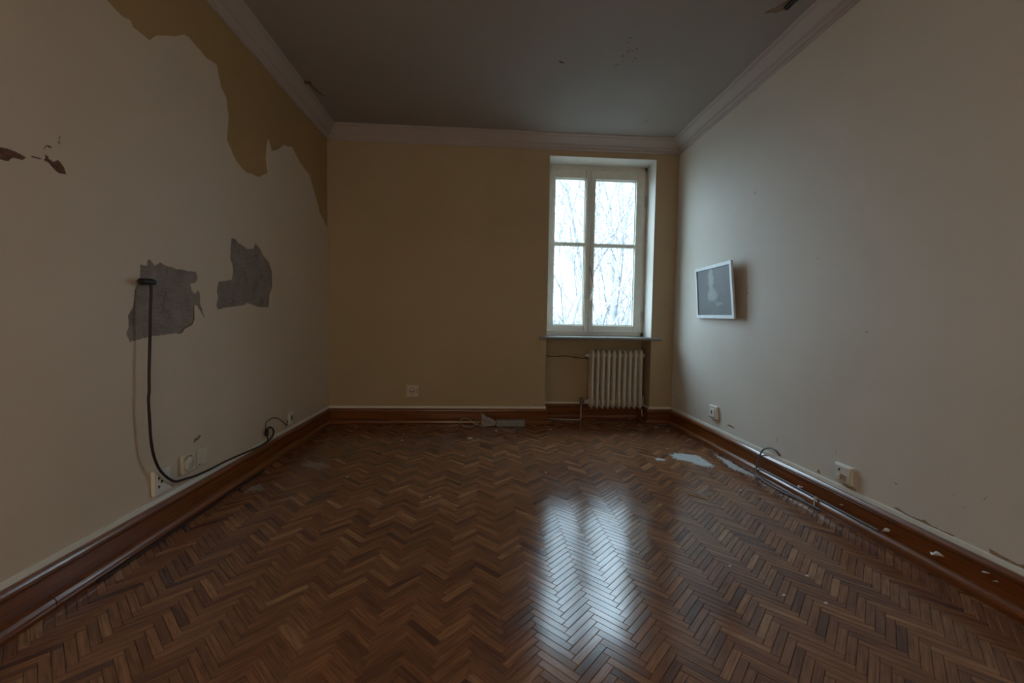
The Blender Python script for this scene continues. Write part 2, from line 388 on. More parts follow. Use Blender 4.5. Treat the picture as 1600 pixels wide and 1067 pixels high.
skin('cream_paint_layer', out, [p1,p2,ha,hb,CRACK_B,MARK_C,MARK_D], fL, -.001, PT, M['paint_left'], wall_left)
def grow(poly, k):
    cx = sum(p[0] for p in poly)/len(poly); cy = sum(p[1] for p in poly)/len(poly)
    x0,x1 = min(p[0] for p in poly)-k, max(p[0] for p in poly)+k; y0,y1 = min(p[1] for p in poly)-k, max(p[1] for p in poly)+k
    return [(x0,y0),(x1,y0),(x1,y1),(x0,y1)]
for nm, pl, mt in (('exposed_undercoat',PATCH1,'patch'),('exposed_undercoat',PATCH2,'patch'),('plaster_hole',HOLE_A,'hole'),('plaster_hole',HOLE_B,'hole'),('plaster_crack',CRACK_B,'hole'),('plaster_crack',MARK_C,'hole'),('plaster_crack',MARK_D,'hole')):
    o = MB().prism(grow(pl,.004), fL, -.002, .0012).build(nm, M[mt], wall_left)
    if mt == 'patch': o['label'] = 'patch of grey scratched undercoat where the cream paint has peeled off'
for a_ in ([(-2.121,1.288),(-2.118,1.262),(-2.124,1.235),(-2.120,1.222)], [(-2.130,1.165),(-2.137,1.13),(-2.146,1.10),(-2.148,1.075)], [(-2.098,1.06),(-2.115,1.04),(-2.137,1.022)], [(-2.165,1.005),(-2.16,.995),(-2.168,.985)]):
    MB().tube([(.0012,y,z) for y,z in a_], .0013, 5).build('hairline_crack', M['hole'], wall_left)
for a_ in ([(-1.933,1.098),(-1.931,1.06),(-1.931,1.034),(-1.948,1.006),(-1.975,.995),(-2.001,.986),(-2.037,.961)], [(-1.103,1.391),(-1.099,1.33),(-1.099,1.275),(-1.142,1.211),(-1.150,1.16),(-1.153,1.126)], [(-1.742,1.205),(-1.730,1.225),(-1.740,1.245)]):
    MB().tube([(.0022,y-.003,z) for y,z in a_], [.0018]*len(a_), 5).build('torn_edge', M['hole'], wall_left)
# paint drip on the left wall
MB().tube(spline([(PT,-1.5418,2.03),(PT+.001,-1.541,1.95),(PT+.001,-1.5412,1.86),(PT,-1.541,1.78)]), [.003]*18+[.004], 6).build('paint_drip', M['paint_left'], wall_left)
# right wall paint with chips broken off above the baseboard
CH = [[(-2.427,0.184),(-2.455,0.194),(-2.483,0.187),(-2.515,0.183),(-2.565,0.186),(-2.575,0.195),(-2.597,0.186),(-2.646,0.182),(-2.699,0.186),(-2.695,0.176),(-2.651,0.174),(-2.591,0.174),(-2.531,0.174),(-2.5,0.176),(-2.456,0.18)],
      [(-2.818,0.196),(-2.833,0.195),(-2.869,0.189),(-2.899,0.188),(-2.907,0.186),(-2.924,0.194),(-2.99,.19),(-2.985,.176),(-2.925,0.176),(-2.9,0.175),(-2.867,0.175),(-2.838,0.176),(-2.823,0.178)],
      [(-2.139,0.196),(-2.157,0.209),(-2.185,0.198),(-2.23,0.188),(-2.227,0.178),(-2.196,0.176),(-2.173,0.178)],
      [(-1.963,0.189),(-1.975,0.213),(-1.995,0.192),(-1.98,0.182)],
      [(-1.036,0.238),(-1.066,0.252),(-1.096,0.249),(-1.14,0.243),(-1.133,0.232),(-1.097,0.23),(-1.06,0.233)],
      [(-1.215,1.288),(-1.228,1.298),(-1.238,1.290),(-1.226,1.280)]]
CHJ = [jag(c,.0015,.009,10+i) for i,c in enumerate(CH)]
skin('pale_paint_layer', [(-.004,-.02),(-.004,H),(REAR,H),(REAR,-.02)], CHJ, fR, -.001, .004, M['paint_right'], wall_right)
# scuffs on the back wall near the corner of the niche
MB().prism(jag([(2.06,.176),(2.075,.20),(2.12,.19),(2.16,.196),(2.155,.178)],.002,.01,7), fB, -.001, .0012).build('chipped_spot', M['raw'], wall_back)
for i,(y,z,w,h) in enumerate(((-1.93,.385,.03,.015),)):
    MB().prism(jag([(y-w,z-h),(y,z-h*.6),(y+w,z+h*.3),(y+w*.7,z+h),(y,z+h*.4),(y-w*.6,z+h*.5)],.004,.01,8), fL, .003, PT+.0008).build('scuff_mark', M['stain'], wall_left)
for i,(y,z,l,a) in enumerate(((-1.28,2.0,.045,1.1),(-1.18,2.03,.012,.4),(-1.62,.262,.04,1.5),(-2.09,.335,.03,1.9),(-2.68,.34,.03,2.2),(-2.72,.31,.02,2.3),(-2.79,.37,.03,2.0),(-2.45,.30,.02,.4),(-2.25,1.02,.02,.3),(-1.9,1.45,.015,.1))):
    q = [(y,z),(y+l*.5*math.cos(a),z+l*.5*math.sin(a)+.002),(y+l*math.cos(a),z+l*math.sin(a)),(y+l*.5*math.cos(a)+.003,z+l*.5*math.sin(a)-.002)]
    MB().prism(q, fR, .002, .0046).build('scratch_mark', M['stain'], wall_right)
# marks on the ceiling
fC = lambda u, v, t: (u, v, H - t)
hk = MB().prism(jag([(.118,-.775),(.150,-.79),(.175,-.66),(.20,-.58),(.165,-.60),(.135,-.68)],.006,.03,20), fC, -.001, .0015).build('dark_hole_scar', M['stain'], ceiling)
MB().bbox((.10,-.80,H-.012),(.165,-.775,H), .003).build('bracket_stub', M['hole'], ceiling)
MB().prism(jag([(3.19,-1.79),(3.26,-1.80),(3.34,-1.93),(3.36,-2.05),(3.29,-2.03),(3.25,-1.90)],.008,.03,21), fC, -.001, .0015).build('dark_hole_scar', M['stain'], ceiling)
MB().bbox((3.268,-1.97,H-.02),(3.298,-1.85,H), .005).build('bracket_stub', M['black'], ceiling)
MB().prism(jag([(2.05,-1.235),(2.09,-1.215),(2.10,-1.20),(2.06,-1.215)],.002,.01,22), fC, -.001, .0015).build('flaked_spot', M['hole'], ceiling)
MB().prism(jag([(3.0,-.42),(3.02,-.42),(3.02,-.40),(3.0,-.405)],.002,.01,23), fC, -.001, .0015).build('flaked_spot', M['stain'], ceiling)
rr = random.Random(4)
for i in range(22):
    x, y = 2.50+rr.gauss(0,.035), -1.33+rr.gauss(0,.09); r_ = rr.uniform(.003,.011)
    MB().prism([(x+r_*rr.uniform(.6,1.2)*math.cos(a), y+r_*rr.uniform(.6,1.4)*math.sin(a)) for a in [k*PI/3 for k in range(6)]], fC, -.001, .0012).build('mould_speck', M['speck'], ceiling)

# ------------------------------------------------------------------ cornice
CP = [(0,2.777),(.014,2.777),(.020,2.784),(.020,2.800),(.028,2.806),(.034,2.818),(.034,2.826),(.046,2.830),(.060,2.842),(.078,2.862),(.092,2.876),(.094,2.884),(.108,2.886),(.114,2.892),(.114,H+.002),(0,H+.002)]
def cornice(n, a, c, nrm):
    struct(MB().sweep(CP, a, c, nrm, 1, 1).build('trim_%d' % n, M['cornice']))
cornice(1, (.001,REAR,0), (.001,0,0), (1,0,0)); cornice(2, (0,-.001,0), (W,-.001,0), (0,-1,0)); cornice(3, (W-.001,0,0), (W-.001,REAR,0), (-1,0,0)); cornice(4, (W,REAR+.001,0), (0,REAR+.001,0), (0,1,0))

# ------------------------------------------------------------------ baseboards
BP = [(0,0),(.021,0),(.021,.118),(.0185,.1195),(.0185,.1225),(0,.1225)]
CPB = [(0,.1226),(.024,.1226),(.027,.126),(.030,.133),(.029,.141),(.024,.148),(.018,.155),(0,.155)]
def arc_shoe(w=.052, h=.050):
    pts = [(.0215,0),(w-.004,0)]
    for k in range(9):
        a = -.35 + (PI*.5+.35)*k/8
        pts.append((.024+(w-.024)*math.cos(a), .020+(h-.020)*math.sin(a)))
    return pts + [(.0215,h)]
SP = arc_shoe()
FP = [(0,.1555),(.0085,.1555),(.0075,.168),(.006,.176),(0,.1775)]
def baseboard(nm, runs, mat, joints=()):
    root = struct(empty(nm))
    for (a, c, nrm, m0, m1, e0) in runs:
        MB().sweep(BP, a, c, nrm, m0, m1).build('board', M[mat], root); MB().sweep(CPB, a, c, nrm, m0, m1).build('cap_moulding', M[mat.replace('board','shoe')], root)
        MB().sweep(FP, a, c, nrm, m0, m1).build('plaster_fillet', M['caulk'], root)
        a_, c_ = Vector(a), Vector(c); L_ = (c_-a_).length; d = (c_-a_)/L_
        cuts = [0] + [j for j in joints if 0 < j < L_] + [L_]
        for i in range(len(cuts)-1):
            s0 = cuts[i] + (.002 if i else 0); s1 = cuts[i+1] - (.002 if i < len(cuts)-2 else 0)
            MB().sweep(SP, a_+d*s0, a_+d*s1, nrm, m0 if i == 0 else 0, m1 if i == len(cuts)-2 else 0).build('shoe_moulding', M[mat.replace('board','shoe')], root)
    return root
E0 = .005
baseboard('baseboard_left', [((E0,REAR,0),(E0,0,0),(1,0,0),1,1,0)], 'board_y', (2.75,))
baseboard('baseboard_right', [((W-.004,0,0),(W-.004,REAR,0),(-1,0,0),1,1,0)], 'board_y', (1.47,2.02))
baseboard('baseboard_back', [((0,0,0),(XL,0,0),(0,-1,0),1,-1,0), ((XL,0,0),(XL,ND,0),(1,0,0),-1,1,0), ((XL,ND,0),(XR,ND,0),(0,-1,0),1,1,0), ((XR,ND,0),(XR,0,0),(-1,0,0),1,-1,0), ((XR,0,0),(W,0,0),(0,-1,0),-1,1,0)], 'board_x')
baseboard('baseboard_rear', [((W,REAR,0),(0,REAR,0),(0,1,0),1,1,0)], 'board_x')

# ------------------------------------------------------------------ herringbone parquet: 300 nearest blocks are objects, the rest one mesh
PL, PW, GAP = .1520, .0276, .0007
c45 = math.cos(-.75*PI); s45 = math.sin(-.75*PI)
X0, Y0 = 1.512, .45
def rotp(u, v): return (X0 + u*c45 - v*s45, Y0 + u*s45 + v*c45)
pr = random.Random(11)
pieces = []
NI = int(9/PW)
for j in range(-14, 15):
    for i in range(-60, 360):
        for k in (0, 1):
            u0, v0 = i*PW - j*PL, i*PW + j*PL
            cu, cv = (u0+PL/2, v0+PW/2) if k == 0 else (u0+PW/2, v0+PW+PL/2)
            x, y = rotp(cu, cv)
            if -.12 < x < W+.12 and REAR-.1 < y < ND+.1: pieces.append((x, y, k))
def clip(poly, rect):
    x0,x1,y0,y1 = rect
    for ax, lim, sg in ((0,x0,1),(0,x1,-1),(1,y0,1),(1,y1,-1)):
        o = []
        for i in range(len(poly)):
            a, b_ = poly[i], poly[(i+1)%len(poly)]
            ia, ib = (a[ax]-lim)*sg >= 0, (b_[ax]-lim)*sg >= 0
            if ia: o.append(a)
            if ia != ib:
                t = (lim-a[ax])/(b_[ax]-a[ax]); o.append(tuple(a[q]+t*(b_[q]-a[q]) for q in (0,1)))
        poly = o
        if len(poly) < 3: return []
    return poly
ROOM = (.004,W-.004,REAR+.004,0.0); NICHE = (XL+.004,XR-.004,0.0,ND-.004)
ANG = (-.75*PI, -.25*PI)
def corners(x, y, k, l=PL-GAP, w=PW-GAP):
    ca, sa = math.cos(ANG[k]), math.sin(ANG[k])
    return [(x+a*ca-b_*sa, y+a*sa+b_*ca) for a,b_ in ((-l/2,-w/2),(l/2,-w/2),(l/2,w/2),(-l/2,w/2))]
def shoot(x, y, k):                                    # size in the photograph
    q = [to_px((a,b_,0)) for a,b_ in corners(x,y,k)]
    if None in q: return 0
    cx, cy = sum(p[0] for p in q)/4, sum(p[1] for p in q)/4
    if not (8 < cx < 1592 and cy < 1058): return 0
    return abs(sum(q[i][0]*q[(i+1)%4][1]-q[(i+1)%4][0]*q[i][1] for i in range(4)))/2
def inside(x, y, k): return all(ROOM[0]+.055 < a < ROOM[1]-.055 and ROOM[2] < b_ < -.06 for a,b_ in corners(x,y,k))
rank = sorted(((shoot(*p), n) for n, p in enumerate(pieces) if inside(*p)), reverse=True)[:300]
chosen = {n for s_, n in rank if s_ > 0}
def block_geo(l, w):                                   # one block with a chamfered top edge
    e = .0012; z0, z1, z2 = -.0095, -.0012, 0.0
    def ring(a, c, z): return [(-a,-c,z),(a,-c,z),(a,c,z),(-a,c,z)]
    vs = ring(l/2,w/2,z0)+ring(l/2,w/2,z1)+ring(l/2-e,w/2-e,z2)
    fs = [(8,9,10,11)]
    for r_ in (0,4):
        fs += [(r_+i, r_+(i+1)%4, r_+4+(i+1)%4, r_+4+i) for i in range(4)]
    return vs, fs
def attrs(me, gc, rn):
    a = me.attributes.new('gc','FLOAT_VECTOR','POINT'); a.data.foreach_set('vector', [c for v in gc for c in v])
    b_ = me.attributes.new('rnd','FLOAT','POINT'); b_.data.foreach_set('value', rn)
tones = []
variants = []
for n in range(40):
    vs, fs = block_geo(PL-GAP, PW-GAP)
    me = bpy.data.meshes.new('parquet_block'); me.from_pydata(vs, [], fs); me.update(); me.materials.append(M['parquet'])
    ox, oy = pr.uniform(0,50), pr.uniform(0,50); rn = (n+.5)/40
    attrs(me, [(v[0]+ox, v[1]+oy, 0) for v in vs], [rn]*len(vs)); variants.append(me)
def tone(): return min(.999, max(0, pr.gauss(.50,.22)))
sv, sf, sg, sr = [], [], [], []
for n, (x, y, k) in enumerate(pieces):
    tl = (pr.gauss(0,.004), pr.gauss(0,.0022)); tn = tone(); dz = pr.uniform(-.0004,.0003)
    if n in chosen:
        o = bpy.data.objects.new('parquet_block', variants[int(tn*40)]); COL.objects.link(o)
        o.location = (x,y,dz); o.rotation_euler = (tl[0], tl[1], ANG[k] + (PI if pr.random() < .5 else 0)); o.parent = floor
        continue
    ox, oy = pr.uniform(0,50), pr.uniform(0,50)
    cs = corners(x,y,k)
    ca, sa = math.cos(ANG[k]), math.sin(ANG[k])
    def put(px, py, z):
        a, b_ = (px-x)*ca+(py-y)*sa, -(px-x)*sa+(py-y)*ca
        sv.append((px,py,z+dz+b_*tl[0]-a*tl[1] if z > -.005 else z)); sg.append((a+ox,b_+oy,0)); sr.append(tn)
    for rect in (ROOM, NICHE):
        full = all(rect[0] <= a <= rect[1] and rect[2] <= b_ <= rect[3] for a,b_ in cs)
        if full:
            vs, fs = block_geo(PL-GAP, PW-GAP); b0 = len(sv)
            for v in vs: put(x+v[0]*ca-v[1]*sa, y+v[0]*sa+v[1]*ca, v[2])
            sf += [tuple(b0+i for i in f) for f in fs]
        else:
            pl = clip(cs, rect)
            if len(pl) < 3: continue
            b0 = len(sv); m_ = len(pl)
            for a,b_ in pl: put(a,b_,-.0095)
            for a,b_ in pl: put(a,b_,0)
            sf.append(tuple(b0+m_+i for i in range(m_)))
            sf += [(b0+i,b0+(i+1)%m_,b0+m_+(i+1)%m_,b0+m_+i) for i in range(m_)]
me = bpy.data.meshes.new('parquet_field'); me.from_pydata(sv, [], sf); me.update(); me.materials.append(M['parquet']); attrs(me, sg, sr)
pf = bpy.data.objects.new('parquet_field', me); COL.objects.link(pf); pf.parent = floor; pf['kind'] = 'stuff'

# ------------------------------------------------------------------ window
win = struct(empty('window_1', ((XL+XR)/2, .25, ZS)))
def wp(mb, name, mat, parent=win):
    o = mb.build(name, M[mat], parent); o.matrix_parent_inverse = win.matrix_basis.inverted() if parent is win else Matrix(); return o
F0 = .235                                            # room-side face of the fixed frame
b = MB(); b.bbox((XL,F0,ZS),(XL+.028,F0+.085,ZT),.004); b.bbox((XR-.034,F0,ZS),(XR,F0+.085,ZT),.004); b.bbox((XL,F0,ZT-.05),(XR,F0+.085,ZT),.004); b.bbox((XL,F0,ZS),(XR,F0+.085,ZS+.045),.004)
wp(b, 'fixed_frame', 'white')
def casement(x0, x1, gx0, gx1, z0, z1, gz0, gz1, zm, y0, y1):
    b = MB(); r = .005
    b.bbox((x0,y0,z0),(gx0,y1,z1),r); b.bbox((gx1,y0,z0),(x1,y1,z1),r); b.bbox((gx0-.004,y0,z0),(gx1+.004,y1-.001,gz0),r); b.bbox((gx0-.004,y0,gz1),(gx1+.004,y1-.001,z1),r)
    c = wp(b, 'casement', 'white')
    def sub(mb, nm, mt): return mb.build(nm, M[mt], c)
    sub(MB().bbox((gx0-.002,y0+.008,zm-.013),(gx1+.002,y1-.008,zm+.013),.004), 'glazing_bar', 'white')
    for a, d in ((gz0,zm-.013),(zm+.013,gz1)):
        g = MB(); t = .009
        g.box((gx0,y0+.032,a),(gx0+t,y0+.05,d)); g.box((gx1-t,y0+.032,a),(gx1,y0+.05,d)); g.box((gx0+t,y0+.032,a),(gx1-t,y0+.05,a+t)); g.box((gx0+t,y0+.032,d-t),(gx1-t,y0+.05,d))
        sub(g, 'glazing_bead', 'white')
        sub(MB().box((gx0,y0+.026,a),(gx1,y0+.030,d)), 'pane', 'glass')
    return c, sub
GZ0, GZ1, ZM = 1.022, 2.585, 1.892
cl, subl = casement(XL+.022, 2.664, 2.283, 2.612, ZS+.040, ZT-.045, GZ0, GZ1, ZM, F0-.012, F0+.048)
cr, subr = casement(2.668, 3.258, 2.718, 3.166, ZS+.040, ZT-.045, GZ0, GZ1-.006, ZM-.006, F0-.012, F0+.048)
subl(MB().bbox((2.618,F0-.030,ZS+.044),(2.650,F0-.0125,ZT-.05),.006), 'meeting_strip', 'white')
subl(MB().box((2.612,F0-.013,ZS+.06),(2.6195,F0-.006,ZT-.06)), 'worn_edge', 'tan')
# espagnolette handle and its loose cord on the right leaf
subr(MB().bbox((2.682,F0-.022,1.30),(2.706,F0-.011,1.47),.004), 'handle_plate', 'white')
hb_ = MB(); hb_.lathe([(.0,-.05),(.011,-.05),(.012,-.045),(.012,-.02),(.009,-.015)], (2.694,F0,1.405), 'y', 14)
hb_.tube([(2.694,F0-.045,1.405),(2.688,F0-.050,1.37),(2.682,F0-.050,1.33),(2.680,F0-.048,1.285)], [.009,.008,.0075,.006], 10)
subr(hb_, 'handle', 'chrome')
subr(MB().tube(spline([(2.672,F0-.02,1.66),(2.685,F0-.03,1.60),(2.70,F0-.03,1.54),(2.715,F0-.025,1.47),(2.722,F0-.02,1.40),(2.724,F0-.02,1.26),(2.728,F0-.015,1.16)]), .0035, 6), 'cord', 'grey_cable')
subr(MB().tube(spline([(2.668,F0-.02,1.67),(2.676,F0-.025,1.60),(2.69,F0-.03,1.555),(2.70,F0-.03,1.50)]), .003, 6), 'cord', 'pale_cable')
for sub, x, zz in ((subr,3.262,(1.12,2.36)),(subl,XL+.018,(1.12,2.36))):
    for z in zz:
        g = MB().tube([(x,F0-.020,z-.055),(x,F0-.020,z+.055)], .0075, 10); g.lathe([(0,-.066),(.005,-.062),(.006,-.055)], (x,F0-.020,z), 'z', 10); g.lathe([(.006,.055),(.005,.062),(0,.066)], (x,F0-.020,z), 'z', 10)
        sub(g, 'hinge', 'pale_cable')
# draught cord hanging down beside the frame
wp(MB().tube(spline([(XL+.05,F0-.035,ZT-.02),(XL+.03,F0-.03,ZT-.10),(XL+.022,F0-.03,ZT-.25),(XL+.024,F0-.03,2.2),(XL+.018,F0-.03,1.9),(XL+.022,F0-.03,1.6)]), .0035, 6), 'curtain_cord', 'pale_cable')
# roller shutter edge and outer sill
for i, z in enumerate((2.655,2.690)):
    wp(MB().bbox((XL+.001,.385,z-.017),(XR-.001,.400,z+.017),.005), 'shutter_slat', 'shutter')
wp(MB().bbox((XL-.075,-.055,ZS-.030),(XR+.100,F0+.06,ZS-.002),.008), 'sill', 'sill')
wp(MB().bbox((XL+.002,F0+.085,ZS-.012),(XR-.002,T+.05,ZS+.006),.003), 'outer_sill', 'shutter')
# pale painted reveals lining the opening
rv = MB(); rv.box((XR-.003,.0,ZS),(XR+.001,F0,ZT)); rv.box((XL-.001,.0,ZS),(XL+.003,F0,ZT)); rv.box((XL+.003,.0,ZT-.003),(XR-.003,F0,ZT+.001))
wp(rv, 'painted_reveal', 'paint_right')

# ------------------------------------------------------------------ radiator
RX0, RX1, RZ0, RZ1, RY = 2.668, 3.282, .137, .765, .075
NS = 10
rad = thing('radiator', 'cream cast iron radiator with ten columns in the niche under the window', 'radiator', ((RX0+RX1)/2, RY+.08, 0))
def rp(mb, nm, mt, parent=rad):
    o = mb.build(nm, M[mt], parent); o.matrix_parent_inverse = rad.matrix_basis.inverted(); return o
RX1 = 3.252; pitch = (RX1-RX0)/NS
def column(xc):
    g = MB(); hw = pitch*.305
    for yc, dp in ((RY+.024,.024),(RY+.075,.020),(RY+.126,.024)):      # three tubes per section, front to back
        prof = []
        nz = 16
        pts, rs = [], []
        ring_n = 14
        vs, fs = [], []
        for k in range(nz+1):
            t = k/nz; z = RZ0 + (RZ1-RZ0)*t
            e = min(t, 1-t)*(RZ1-RZ0)
            sc = 1 if e > .05 else math.sqrt(max(0, 1-((.05-e)/.05)**2))
            sc = .42 + .58*sc
            for q in range(ring_n):
                a = 2*PI*q/ring_n
                vs.append((xc + hw*sc*math.copysign(abs(math.cos(a))**.8, math.cos(a)), yc + dp*sc*math.sin(a), z))
        for k in range(nz):
            for q in range(ring_n):
                q2 = (q+1)%ring_n; fs.append((k*ring_n+q,k*ring_n+q2,(k+1)*ring_n+q2,(k+1)*ring_n+q))
        fs.append(tuple(range(ring_n))); fs.append(tuple(nz*ring_n+q for q in range(ring_n)))
        g.add(vs, fs, True)
    for z in (RZ0+.062, RZ1-.062):                                     # hubs that join the columns
        g.lathe([(.0,-pitch*.5),(.030,-pitch*.5),(.033,-pitch*.25),(.033,pitch*.25),(.030,pitch*.5),(0,pitch*.5)], (xc,RY+.075,z), 'x', 18)
        g.bbox((xc-hw*.95,RY+.02,z-.03),(xc+hw*.95,RY+.13,z+.03),.012)
    g.bbox((xc-hw*.8,RY+.010,RZ1-.045),(xc+hw*.8,RY+.14,RZ1-.012),.012)
    return g
c0 = None
for i in range(NS):
    xc = RX0 + pitch*(i+.5)
    if c0 is None: c0 = rp(column(xc), 'column', 'rad'); x_first = xc
    else:
        o = c0.copy(); COL.objects.link(o); o.parent = rad; o.matrix_parent_inverse = c0.matrix_parent_inverse.copy(); o.location = (xc-x_first,0,0)
for x, sg in ((RX0,-1),(RX1,1)):
    for z in (RZ0+.062, RZ1-.062):
        g = MB(); k_ = 1 if sg < 0 else .72; g.lathe([(0,k_*sg*.038),(.014,k_*sg*.038),(.016,k_*sg*.030),(.016,k_*sg*.022),(.024,k_*sg*.020),(.026,sg*.002),(.026,0)], (x,RY+.075,z), 'x', 16)
        rp(g, 'end_plug', 'plastic' if z > .5 else 'rad')
vz = RZ0+.062
g = MB(); g.tube([(RX0-.03,RY+.075,vz),(RX0-.065,RY+.075,vz)], .012, 10); g.lathe([(0,.045),(.016,.045),(.018,.03),(.018,-.03),(.012,-.035),(0,-.035)], (RX0-.07,RY+.075,vz), 'z', 14)
rp(g, 'lower_valve', 'grey_cable')
rp(MB().tube(spline([(RX0-.07,RY+.075,vz-.03),(RX0-.072,RY+.075,.10),(RX0-.072,RY+.07,.03),(RX0-.08,RY+.07,.012)]), .006, 8), 'feed_pipe', 'pale_cable')
g = MB(); g.tube([(RX1+.0125,RY+.075,vz),(RX1+.0125,RY+.075,vz-.07)], .013, 10); g.lathe([(0,.06),(.017,.06),(.019,.045),(.019,.0),(.014,-.01),(0,-.01)], (RX1+.0125,RY+.075,vz), 'z', 14)
rp(g, 'return_valve', 'rad')
rp(MB().tube(spline([(RX1+.0125,RY+.075,vz-.06),(RX1+.008,RY+.06,.09),(RX1+.010,RY+.02,.03),(RX1+.028,RY-.02,.012)]), .006, 8), 'return_pipe', 'rad')
for x in (RX0+pitch*1.5, RX1-pitch*1.5):
    g = MB(); g.box((x-.01,RY+.10,RZ0+.10),(x+.01,ND-.001,RZ0+.115)); g.box((x-.02,ND-.006,RZ0+.07),(x+.02,ND,RZ0+.15)); rp(g, 'wall_bracket', 'rad')

# loose thin wires in the niche and along the floor
def cable(name, label, pts, r, mat, cat='cable', n=8, group=None, k=7):
    o = MB().tube(spline(pts, k), r, n).build(name, M[mat]); tag(o, label, cat, group); return o
cable('wire', 'upper of two thin wires running from the niche side to the radiator', [(XL+.002,ND-.01,.712),(XL+.10,ND-.015,.705),(XL+.22,ND-.02,.712),(XL+.32,ND-.03,.703),(XL+.44,ND-.06,.695),(RX0-.045,RY+.09,.700)], .0032, 'pale_cable', 'wire')
cable('wire', 'lower of two thin wires running from the niche side to the radiator', [(XL+.002,ND-.01,.690),(XL+.12,ND-.015,.675),(XL+.24,ND-.02,.683),(XL+.36,ND-.03,.668),(XL+.48,ND-.07,.660),(RX0-.02,RY+.16,.672)], .0032, 'brown_cable', 'wire')
cable('thin_pipe', 'thin pale pipe on the floor left of the radiator valve', [(RX0-.082,RY+.068,.006),(RX0-.16,RY+.072,.006),(RX0-.27,RY+.09,.006),(XL+.06,RY+.12,.006)], .0055, 'pale_cable', 'pipe')
cable('thin_cable', 'thin cable on the floor running from the radiator to the right corner', [(3.28,.055,.0055),(3.33,-.03,.0055),(3.37,-.058,.0055),(3.42,-.060,.0055),(3.458,-.075,.0055)], .005, 'grey_cable')

# ------------------------------------------------------------------ sockets and switches
def plate(mb, w, h, d, r=.004): mb.bbox((-w/2,-d,-h/2),(w/2,0,h/2), r)
def disc(mb, x, z, r, y0, y1, n=16): mb.lathe([(0,y0),(r,y0),(r,y1),(0,y1)], (x,0,z), 'y', n)
def fitting(name, label, cat, wall, pos, w, h, d, mat='plastic', group=None):
    u, z = pos
    loc, rz = {'left': ((PT,u,z),PI/2), 'right': ((W-.004,u,z),-PI/2), 'back': ((u,0,z),0)}[wall]
    t = thing(name, label, cat, loc, rz, group)
    g = MB(); plate(g, w, h, d); g.build('plate', M[mat], t)
    return t
# left wall
t = fitting('wall_socket', 'white box socket half behind the hanging brown cable on the left wall', 'socket', 'left', (-2.205,.258), .105, .118, .020)
MB().bbox((-.038,-.023,-.045),(.038,-.0195,.045),.0015).build('insert', M['plastic'], t)
for x, z, s_ in ((-.030,.022,.009),(-.012,.002,.010),(-.030,-.018,.009)):
    MB().prism([(x-s_*.6,z+s_),(x+s_,z),(x-s_*.6,z-s_)], lambda a,b_,q: (a,-q,b_), .0225, .0242).build('contact_opening', M['black'], t)
t = fitting('dimmer_switch_plate', 'cream double plate with round dimmer and rocker switch on the left wall', 'switch', 'left', (-1.972,.280), .200, .098, .0165, 'plastic_old')
g = MB(); g.lathe([(.034,-.0165),(.034,-.021),(.031,-.024),(0,-.0245)], (-.052,0,0), 'y', 28); g.build('dimmer_dial', M['plastic_old'], t)
g = MB(); g.tube([(-.052+.040*math.cos(a),-.0168,.040*math.sin(a)) for a in [PI*.28+PI*.5*k/10 for k in range(11)]], .0022, 6); g.build('dial_groove', M['stain'], t)
MB().bbox((.012,-.0205,-.038),(.088,-.016,.038),.002).build('rocker', M['plastic_old'], t)
MB().box((.003,-.0172,-.046),(.0065,-.016,.046)).build('plate_joint', M['stain'], t)
MB().bbox((.018,-.0215,-.035),(.034,-.0200,-.028),.0008).build('rocker_mark', M['stain'], t)
t = fitting('wall_socket', 'small white socket nearest the far corner on the left wall', 'socket', 'left', (-.845,.248), .080, .098, .012)
MB().bbox((-.028,-.015,-.032),(.028,-.0115,.032),.0015).build('insert', M['plastic'], t)
MB().box((-.004,-.0165,-.020),(.012,-.0145,.020)).build('contact_slot', M['black'], t)
# back wall
t = fitting('wall_socket', 'square cream socket on the window wall above the dark baseboard', 'socket', 'back', (.833,.333), .118, .118, .012, 'plastic_old')
MB().bbox((-.040,-.016,-.040),(.040,-.0115,.040),.002).build('insert', M['plastic_old'], t)
g = MB(); g.lathe([(.028,-.0155),(.028,-.0165),(.025,-.0165),(.024,-.0162)], (-.004,0,0), 'y', 24); g.build('socket_well', M['stain'], t)
for x in (-.015,.009):
    g = MB(); disc(g, x, -.004, .006, -.0172, -.0150, 12); g.build('contact_hole', M['black'], t)
MB().box((.044,-.0135,-.022),(.050,-.0115,.022)).build('latch_slot', M['stain'], t)
# right wall
t = fitting('blank_plate', 'plain cream plate in the shaded corner of the right wall', 'socket', 'right', (-.195,.348), .115, .095, .012, 'plastic_old')
MB().bbox((-.040,-.015,-.034),(.040,-.0115,.034),.002).build('insert', M['plastic'], t)
g = MB(); disc(g, -.005, .004, .006, -.0165, -.0145, 12); g.build('screw', M['stain'], t)
t = fitting('wall_socket', 'white socket with one dark keyhole slot on the right wall', 'socket', 'right', (-.848,.305), .118, .108, .022)
MB().bbox((-.042,-.026,-.042),(.036,-.0215,.030),.002).build('insert', M['plastic'], t)
g = MB(); disc(g, -.008, .004, .008, -.0275, -.0255, 12); g.box((-.011,-.0275,-.018),(-.005,-.0255,.004)); g.build('keyhole', M['black'], t)
t = fitting('broken_socket', 'white broken socket with a square brown hole low on the right wall', 'socket', 'right', (-2.163,.250), .112, .100, .020)
MB().bbox((-.048,-.0235,-.040),(.046,-.0195,.042),.002).build('insert', M['plastic'], t)
g = MB(); disc(g, -.018, .020, .006, -.0252, -.0230, 12); g.build('small_hole', M['black'], t)
MB().prism(jag([(-.012,-.030),(.028,-.034),(.030,-.004),(-.006,.000)],.002,.008,33), lambda a,b_,q: (a,-q,b_), .0225, .0248).build('module_hole', M['raw'], t)
MB().bbox((-.030,-.030,-.036),(-.014,-.0235,-.006),.002).build('loose_module', M['plastic'], t)

